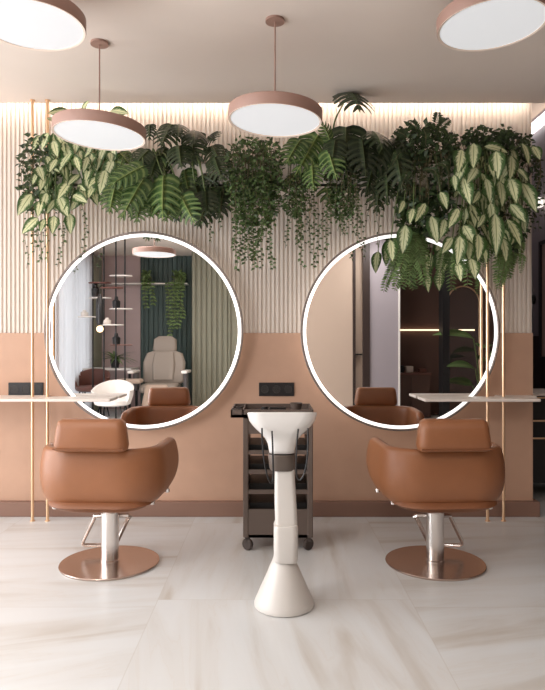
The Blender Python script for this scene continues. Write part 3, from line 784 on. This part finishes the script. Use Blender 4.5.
bush_plant('ivy', 'dense dark ivy hanging straight below the middle lamp', [(226, 138, 282, 200, 3.82, 4.0, 1100), (234, 180, 276, 225, 3.84, 3.93, 420)], CRN(254), 34, M['ivy'], .032,
    vines=vset(rg, 230, 278, 175, 205, 270, 26, 3.86, 1.3), vine_leaf=.03)
bush_plant('trailing_vine', 'long trailing vine hanging below the monstera with the largest leaf',
    [(284, 178, 304, 215, 3.86, 3.95, 260)], CRN(294), 35, M['ivy'], .028, vines=vset(rg, 283, 312, 180, 205, 268, 15, 3.87, 1.1), vine_leaf=.026, group='trailing vines')
bush_plant('trailing_vine', 'trailing vine hanging below the tall monstera',
    [(332, 180, 352, 220, 3.86, 3.95, 280)], CRN(342), 36, M['ivy'], .028, vines=vset(rg, 312, 362, 180, 205, 262, 17, 3.87, 1.1), vine_leaf=.026, group='trailing vines')
bush_plant('trailing_vine', 'short sparse vine left of the right variegated plants',
    [], CRN(372), 37, M['ivy'], vines=vset(rg, 366, 388, 182, 205, 250, 6, 3.90, .8), vine_leaf=.024, group='trailing vines')
bush_plant('leafy_shrub', 'very dark bushy shrub between the tall monstera and the right variegated plant', [(390, 125, 456, 205, 3.86, 4.05, 1250), (398, 190, 452, 232, 3.86, 3.98, 420)], CRN(424), 38, M['darkleaf'], .046)
bush_plant('leafy_shrub', 'dark small leaved shrub showing above the right variegated plant', [(455, 130, 532, 172, 3.88, 4.05, 620), (462, 170, 528, 250, 3.90, 4.02, 500), (470, 124, 490, 150, 3.9, 4.0, 70), (500, 126, 512, 150, 3.9, 4.0, 50)], CRN(494), 39, M['darkleaf'], .040)
bush_plant('trailing_vine', 'thin vine trailing past the free end of the ribbed wall',
    [(524, 150, 540, 200, 3.88, 4.0, 90)], CRN(528), 40, M['darkleaf'], .03, vines=vset(rg, 524, 541, 160, 200, 265, 9, 3.92, .9), vine_leaf=.026, group='trailing vines')

def fern_plant(label, fronds, sx, seed, m=None):
    rng = random.Random(seed); root = plant('fern', label, x=sx, group='ferns in the trough')
    ml, ms = MB(), MB()
    for (x0, y0, x1, y1, Y) in fronds:
        a = W(x0, y0, Y + .04); b = W(x1, y1, Y - .02)
        mid = (a + b) / 2 + Vector((0, -.05, .03)); pts = spline([a, mid, b], 10)
        ms.tube(pts, .0015, 4); Lf = (b - a).length
        for i, p in enumerate(pts[:-1]):
            tt = (pts[i + 1] - p).normalized(); v = i / len(pts)
            side = tt.cross(Vector((0, -1, .2))).normalized()
            l = .24 * Lf * math.sin(PI * (.12 + .85 * v)) ** .8 * .9
            for sd in (-1, 1):
                kite(ml, p, side * sd + tt * .45 + Vector((0, rng.uniform(-.25, .1), rng.uniform(-.2, .1))), Vector((0, -1, .3)), max(.012, min(l, .042)), max(.012, min(l, .042)) * .34)
        stemto(ms, a, sx + (a.x - sx) * .5, rng, .002)
    fin(root, [('fronds', ml, m or M['fern']), ('stems', ms, M['vinestem'])])
rg2 = random.Random(5)
fern_plant('soft green fern hanging over the top of the right mirror', [(rg2.uniform(398, 424), rg2.uniform(225, 248), rg2.uniform(392, 430), rg2.uniform(258, 288), 3.98 + rg2.uniform(-.04, .04)) for _ in range(15)], CRN(412), 51)
fern_plant('green fern under the right variegated plant, over the edge of the right mirror', [(lambda x: (x, rg2.uniform(215, 255), x + rg2.uniform(-8, 10), rg2.uniform(255, 292), 3.97 + rg2.uniform(-.04, .04)))(rg2.uniform(456, 518)) for _ in range(26)], CRN(478), 52)
fern_plant('dark fern with fronds sticking up right of the tall monstera', [(428, 150, 450, 119, 3.9), (420, 150, 408, 121, 3.9), (432, 145, 438, 112, 3.9), (440, 155, 458, 138, 3.88), (415, 160, 395, 130, 3.9), (425, 170, 440, 185, 3.84), (410, 170, 400, 190, 3.84), (436, 165, 450, 178, 3.84), (405, 155, 392, 165, 3.85), (424, 160, 424, 130, 3.87)], CRN(426), 53, M['darkleaf'])

# ------------------------------------------------------------------ things beyond the wall end
cab = empty('sideboard', (2.09, 4.62, 0), 'black sideboard with gold lines just beyond the right end of the wall', 'sideboard')
MB().box(-.23, .23, 0, .5, .12, .765).build('body', M['black'], cab, smooth=False)
MB().box(-.235, .235, -.01, .5, .772, .79).build('top', M['offwhite'], cab, smooth=False)
for z in (.757, .585, .455): MB().box(-.232, .232, -.006, .3, z - .006, z + .006).build('gold_line', M['gold'], cab, smooth=False)
for sx in (-.2, .2):
    for yy in (.03, .45): MB().lathe([(.012, 0), (.015, .12)], sx, yy, 12).build('leg', M['gold'], cab)
pf = empty('picture_frame', (2.355, 5.06, 1.02), 'dark framed picture on the hall wall at the right edge of the photo', 'picture')
f = MB()
for (y0, y1, zz0, zz1) in ((-.36, .36, 0, .03), (-.36, .36, 1.0, 1.03), (-.36, -.33, 0, 1.03), (.33, .36, 0, 1.03)): f.box(-.03, 0, y0, y1, zz0, zz1)
f.build('frame', M['black'], pf, smooth=False)
MB().box(-.012, -.002, -.33, .33, .03, 1.0).build('print', M['pic'], pf, smooth=False)
tag(MB().ball((0, 0, 0), 1, .02, .028, .045, 16).build('wall_fitting', M['black'], loc=(2.348, 5.58, 1.56)), 'small black oval fitting on the hall wall beside the end of the ribbed wall', 'fitting')  # plain oval standing in for a dark wall fitting of unknown use
wlmp = empty('wall_lamp', (2.36, 5.38, 2.385), 'small glowing lamp on the hall wall behind the trailing vine', 'lamp')
MB().box(-.03, 0, -.05, .05, -.02, .02).build('bracket', M['black'], wlmp, smooth=False)
MB().ball((-.05, 0, 0), .055, 1, 1.2, .8, 16).build('globe', mat('globe glow', (1, 1, 1, 1), .4, emit=(1, .9, .8, 1), estr=2.2), wlmp)

# ------------------------------------------------------------------ room behind the camera, seen in the mirrors
def X(px, zr): return (px - 272.5) * zr / F
def Zz(py, zr): return H - (py - 345) * zr / F
VY = 8.224       # a point at distance zr in the mirror stands at VY - zr
# curtain on the visible window
cu = MB(); pr = []
for i in range(121):
    y = -2.45 + 1.75 * i / 120
    pr.append((XL + .10 + .025 * math.sin(i * .9) + .01 * math.sin(i * .37), y))
lo = [cu.bm.verts.new((x, y, .02)) for x, y in pr]; hi = [cu.bm.verts.new((x, y, 2.68)) for x, y in pr]
for i in range(120): cu.face([lo[i], lo[i + 1], hi[i + 1], hi[i]])
tag(cu.build('curtain', M['curtain'], auto=0, fixn=False), 'sheer white curtain over the window seen in the left mirror', 'curtain')
cu = MB(); pr = []
for i in range(61):
    y = -2.84 + .45 * i / 60
    pr.append((XL + .13 + .03 * math.sin(i * 1.1), y))
lo = [cu.bm.verts.new((x, y, .02)) for x, y in pr]; hi = [cu.bm.verts.new((x, y, 2.68)) for x, y in pr]
for i in range(60): cu.face([lo[i], lo[i + 1], hi[i + 1], hi[i]])
tag(cu.build('curtain', M['sage'], auto=0, fixn=False), 'grey green curtain drawn back beside the window seen in the left mirror', 'curtain')
# high shelf with plants on the far wall
ws_ = tag(MB().box(-3.15, -1.50, YB + .03, YB + .24, 2.22, 2.24).build('wall_shelf', M['white'], smooth=False), 'white high shelf with hanging plants on the far wall seen in the left mirror', 'shelf')
def far_vines(x, y, z, n, drop, spread, seed, label):
    rng = random.Random(seed); root = empty('hanging_plant', (x, y, z), label, 'plant', 'plants on the far shelf')
    ml, ms = MB(), MB()
    MB().lathe([(.05, .002), (.07, .1), (.06, .1), (.001, .09)], n=20, cap1=False).build('pot', M['black'], root)
    for i in range(140):
        kite(ml, Vector((rng.gauss(0, spread * .5), rng.gauss(.03, .04), rng.uniform(-.06, .2))), Vector((rng.uniform(-1, 1), rng.uniform(-.2, 1), rng.uniform(-1, .5))), Vector((0, 1, .4)), .08, .05)
    for k in range(n):
        dx = rng.gauss(0, spread); pts = [Vector((dx * .2, .0, .09)), Vector((dx * .7, .09, .13)), Vector((dx, .13, .0))]; q = pts[-1]
        zend = -drop * rng.uniform(.4, 1)
        while q.z > zend: q = q + Vector((rng.uniform(-.02, .02), rng.uniform(-.004, .006), -.06)); pts.append(q)
        ms.tube(pts, .003, 4)
        for p in pts[2:]:
            for sd in (-1, 1): kite(ml, p, Vector((sd, rng.uniform(-.1, .5), rng.uniform(-.9, 0))), Vector((rng.uniform(-.4, .4), 1, .4)), rng.uniform(.05, .085), .05)
    fin2 = [('leaves', ml, M['fern']), ('stems', ms, M['vinestem'])]
    for nm, mb, m in fin2: mb.build(nm, m, root, auto=0, fixn=False)
far_vines(-2.22, YB + .15, 2.242, 2, .55, .05, 1, 'small hanging plant on the far shelf seen in the left mirror')
far_vines(-1.64, YB + .15, 2.242, 6, 1.1, .08, 2, 'large hanging plant on the far shelf seen in the left mirror')
# pedicure chair
pc = empty('pedicure_chair', (-1.80, -1.75, 0), 'beige padded pedicure chair seen in the left mirror', 'chair')
def padded(lst, mtx=None):   # rounded slab from sections (z, cx, cy, hx, hy, r)
    rs = rrings(lst)
    if mtx: rs = [[mtx @ p for p in r] for r in rs]
    return MB().loft(rs)
TL = Matrix.Translation((0, -.28, .52)) @ Matrix.Rotation(R(14), 4, 'X')
padded([(0, 0, 0, .30, .04, .035), (.03, 0, 0, .34, .06, .05), (.35, 0, 0, .35, .065, .055), (.50, 0, 0, .30, .06, .05), (.54, 0, 0, .20, .05, .045)], TL).build('backrest', M['beigepad'], pc, auto=50)
padded([(.04, 0, .06, .17, .03, .028), (.3, 0, .07, .19, .045, .04), (.5, 0, .06, .16, .03, .028)], TL).build('back_cushion', M['beigepad'], pc, auto=50)
padded([(.52, 0, 0, .16, .04, .035), (.56, 0, .01, .20, .055, .05), (.74, 0, .01, .19, .055, .05), (.79, 0, .01, .12, .04, .035)], TL).build('headrest', M['beigepad'], pc, auto=50)
padded([(.40, 0, .02, .27, .28, .07), (.43, 0, .02, .29, .30, .08), (.50, 0, .02, .29, .30, .08), (.53, 0, .02, .25, .26, .08)]).build('seat', M['beigepad'], pc, auto=50)
TLG = Matrix.Translation((0, .30, .50)) @ Matrix.Rotation(R(-128), 4, 'X')
padded([(0, 0, 0, .17, .04, .035), (.04, 0, 0, .18, .05, .045), (.42, 0, 0, .17, .05, .045), (.45, 0, 0, .14, .03, .025)], TLG).build('leg_rest', M['cream'], pc, auto=50)
for sx in (-1, 1):
    a = MB().box(sx * .42 - .05, sx * .42 + .05, -.2, .3, .70, .75, .02, 2).build('armrest', M['white'], pc)
    MB().box(sx * .40 - .03, sx * .40 + .03, -.15, .05, .42, .70, .01, 1).build('arm_support', M['greypad'], a)
MB().box(-.62, -.24, .12, .42, .55, .62, .03, 2).build('foot_tray', M['cream'], pc)
MB().loft(rrings([(0, 0, 0, .28, .33, .06), (.06, 0, 0, .28, .33, .06), (.12, 0, 0, .16, .2, .06), (.40, 0, 0, .14, .18, .06)])).build('base', M['white'], pc, auto=50)
# desk, chairs, display rack
dk = empty('desk', (-2.72, -2.15, 0), 'white desk by the window seen in the left mirror', 'desk')
MB().box(-.42, .42, -.28, .28, .74, .77).build('top', M['white'], dk, smooth=False)
for sx in (-.39, .39):
    for sy in (-.25, .25): MB().box(sx - .02, sx + .02, sy - .02, sy + .02, 0, .74).build('leg', M['blackmetal'], dk, smooth=False)
for (x, y, zs, m, lab, ww) in ((-2.86, -1.58, .47, 'brownpad', 'brown round backed chair at the desk seen in the left mirror', .26), (-2.28, -.62, .34, 'white', 'low white shell chair seen at the bottom of the left mirror', .27)):
    r = empty('armchair', (x, y, 0), lab, 'chair', 'chairs seen in the left mirror')
    rings = []
    for i in range(25):
        t = R(-205 + 230 * i / 24); cxx, cyy = math.cos(t), math.sin(t)
        hh = .30 * (.55 + .45 * max(0, -cyy)) 
        rings.append([Vector((cxx * (ww - .02), cyy * (ww - .02), zs - .03)), Vector((cxx * (ww + .02), cyy * (ww + .02), zs + hh * .5)), Vector((cxx * (ww + .03), cyy * (ww + .03), zs + hh)), Vector((cxx * (ww + .0), cyy * (ww + .0), zs + hh)), Vector((cxx * (ww - .045), cyy * (ww - .045), zs))])
    MB().loft(rings).build('backrest', M[m], r, auto=60)
    MB().lathe([(ww - .06, zs - .05), (ww - .02, zs - .03), (ww - .02, zs + .02), (ww - .07, zs + .04), (.001, zs + .045)], n=32, cap1=False).build('seat', M[m], r, auto=60)
    for sx in (-1, 1):
        for sy in (-1, 1): MB().tube([(sx * .14, sy * .14, zs - .04), (sx * .22, sy * .22, 0.004)], .011, 8).build('leg', M['blackmetal'], r)
rk = empty('display_rack', (-2.5, -1.2, 0), 'floor to ceiling rack of thin black poles with small shelves seen in the left mirror', 'rack')
RP = [(X(93, 9.6), VY - 9.6), (X(104, 9.45), VY - 9.45), (X(116, 9.3), VY - 9.3), (X(125, 9.4), VY - 9.4)]
for (x, y) in RP: MB().tube([(x + 2.5, y + 1.2, 0), (x + 2.5, y + 1.2, CZ)], .012, 10).build('pole', M['black'], rk)
SH = [(1, 283), (1, 298), (0, 317), (2, 288), (3, 276), (3, 309), (3, 345), (2, 325)]
for i, (k, py) in enumerate(SH):
    x, y = RP[k]; zr = VY - y; z = Zz(py, zr)
    MB().lathe([(.17, z - .008), (.175, z), (.17, z + .008)], x + 2.5 - .06, y + 1.2, 28, sy=.6).build('shelf', M['white' if i % 3 else 'brownpad'], rk)
for (k, py, hh, m) in ((1, 298, .22, 'black'), (3, 309, .18, 'black'), (3, 345, .17, 'black'), (0, 317, .1, 'white'), (2, 325, .1, 'offwhite')):
    x, y = RP[k]; z = Zz(py, VY - y) + .0085
    tag(MB().lathe([(.055, 0), (.06, hh * .6), (.03, hh * .75), (.025, hh), (.001, hh)], n=20, cap1=False).build('bottle', M[m], loc=(x - .13, y, z)), '%s bottle on the pole rack shelf at height %d cm, seen in the left mirror' % ({'black': 'black', 'white': 'white', 'offwhite': 'pale'}[m], round(z * 100)), 'bottle', 'bottles on the pole rack')
bl = empty('bulb_lamp', (X(100, 8.9), VY - 8.9, CZ), 'hanging black lamp with a bare warm bulb seen in the left mirror', 'lamp')
zb = Zz(329, 8.9) - CZ
MB().tube([(0, 0, 0), (0, 0, zb + .45)], .004, 6).build('cord', M['black'], bl)
MB().lathe([(.02, zb + .5), (.05, zb + .4), (.055, zb + .15), (.04, zb + .06)], n=24).build('holder', M['black'], bl)
MB().ball((0, 0, zb), .05).build('bulb', M['amber'], bl)
def tuft(x, y, z, n, L, label, name, seed, m):
    rng = random.Random(seed); r = empty(name, (x, y, z), label, 'plant')
    MB().lathe([(.06, 0), (.085, .14), (.07, .14), (.001, .12)], n=20, cap1=False).build('pot', M['black'], r)
    ml = MB()
    for i in range(n):
        a = rng.uniform(0, 2 * PI); oval(ml, Vector((0, 0, .12)), Vector((math.cos(a), math.sin(a), rng.uniform(.5, 2))), Vector((-math.cos(a) * .5, -math.sin(a) * .5, 1)), L * rng.uniform(.7, 1.1), L * .12, curl=.8, seg=8)
    ml.build('leaves', m, r, auto=0, fixn=False)
tuft(-2.62, -2.1, .7705, 40, .36, 'spiky potted plant on the desk seen in the left mirror', 'spider_plant', 4, M['fern'])
# right mirror: niche with counter, arch mirror, big plant
ct = empty('counter_cabinet', (2.27, -1.74, 0), 'low brown cabinet under a lit niche seen in the right mirror', 'cabinet')
MB().box(-.41, .22, -.2, .2, .02, .68).build('body', M['brown'], ct, smooth=False)
MB().box(-.415, .225, -.2, .22, .68, .71).build('top', M['brownpad'], ct, smooth=False)
for sx in (-.25, .06): MB().box(sx - .145, sx + .145, .2, .215, .06, .66).build('door', M['brown'], ct, smooth=False)
tag(MB().box(1.90, 3.3, -1.95, -1.90, 1.385, 1.405).build('niche_light', M['warmled'], smooth=False), 'warm light strip across the dark wall seen in the right mirror', 'light')
for (x, w, h, m, c) in ((2.05, .09, .11, 'black', 'black'), (2.19, .11, .10, 'offwhite', 'pale'), (2.40, .11, .06, 'brownpad', 'reddish brown')):
    tag(MB().box(-w / 2, w / 2, -.06, .06, 0, h, .004, 1).build('storage_box', M[m], loc=(x, -1.72, .711), smooth=False), c + ' little box on the low brown cabinet seen in the right mirror', 'box', 'boxes on the brown cabinet')
am = empty('arch_mirror', (3.12, -1.94, .0), 'tall arched mirror with thin gold frame seen in the right mirror', 'mirror')
arc = [Vector((-.26, .02, .3)), Vector((-.26, .02, 1.85))] + [Vector((-.26 * math.cos(PI * k / 16), .02, 1.85 + .26 * math.sin(PI * k / 16))) for k in range(1, 16)] + [Vector((.26, .02, 1.85)), Vector((.26, .02, .3))]
MB().tube(arc, .012, 8, closed=True).build('frame', M['gold'], am)
g = MB(); v0 = [g.bm.verts.new(p + Vector((0, -.008, 0))) for p in arc]; g.face(v0)
v1 = [g.bm.verts.new(p + Vector((0, -.016, 0))) for p in arc]; g.face(v1[::-1])
g.build('glass', mat('smoked mirror', (.25, .24, .24, 1), .05, .9), am, smooth=False)
rng = random.Random(9)
bp = empty('banana_plant', (3.10, -1.0, 0), 'potted plant with big arching leaves seen in the right mirror', 'plant')
MB().lathe([(.14, 0), (.18, .30), (.165, .30), (.001, .27)], n=28, cap1=False).build('pot', M['black'], bp)
ml, ms = MB(), MB()
for (a, zt_, L) in ((170, 1.25, .6), (20, 1.0, .5), (200, .55, .45), (100, 1.1, .5), (300, .9, .5), (150, .8, .5)):
    d = Vector((math.cos(R(a)), math.sin(R(a)), 0)); b_ = Vector((0, 0, zt_)) + d * .12
    ms.tube(spline([(0, 0, .27), (d.x * .04, d.y * .04, zt_ * .6), b_], 5), .01, 6)
    oval(ml, b_, d + Vector((0, 0, .4)), Vector((0, .6, 1)) - d * .3, L, .24, curl=.35, seg=10)
ml.build('leaves', M['fern'], bp, auto=0, fixn=False); ms.build('stems', M['stem'], bp)

# ------------------------------------------------------------------ light
w = bpy.data.worlds.new('sky'); sc.world = w; w.use_nodes = True
bg = w.node_tree.nodes['Background']; bg.inputs['Color'].default_value = (.86, .93, 1, 1); bg.inputs['Strength'].default_value = 1.0
def area(name, loc, rot, sx, sy, power, col):
    l = bpy.data.lights.new(name, 'AREA'); l.shape = 'RECTANGLE'; l.size = sx; l.size_y = sy; l.energy = power; l.color = col
    o = bpy.data.objects.new(name, l); C.objects.link(o); o.location = loc; o.rotation_euler = rot; return o
# daylight outside the windows in the left wall
for i, (a, b) in enumerate(WINS):
    area('daylight', (XL - .25, (a + b) / 2, 1.30), (0, R(-90), 0), 2.4, b - a, (18, 185, 130)[i], (.96, .98, 1))
def lamp(loc, r, power):
    l = bpy.data.lights.new('fill_light', 'AREA'); l.shape = 'DISK'; l.size = r * 2; l.energy = power; l.color = (1, .97, .93)
    o = bpy.data.objects.new('fill_light', l); C.objects.link(o); o.location = loc
# unseen fill discs added under the ceiling to brighten floor, chairs and wall
for (x, y, p) in ((-1.9, .35, 22), (1.5, -.3, 24), (-.5, .2, 36), (2.9, .2, 5), (-1.6, 1.6, 18)):
    lamp((x, y, CZ - .01), .2, p)

# ------------------------------------------------------------------ camera
cd = bpy.data.cameras.new('camera'); cam = bpy.data.objects.new('camera', cd); C.objects.link(cam)
cam.location = (0, 0, H); cam.rotation_euler = (R(90), 0, 0)
cd.sensor_fit = 'HORIZONTAL'; cd.sensor_width = 36; cd.lens = 36 * F / 545; cd.clip_start = .05
sc.camera = cam
vs = sc.view_settings; vs.view_transform = 'Standard'; vs.look = 'None'; vs.exposure = -0.55; vs.gamma = 1; vs.use_curve_mapping = False
sc.cycles.max_bounces = 8; sc.cycles.diffuse_bounces = 5
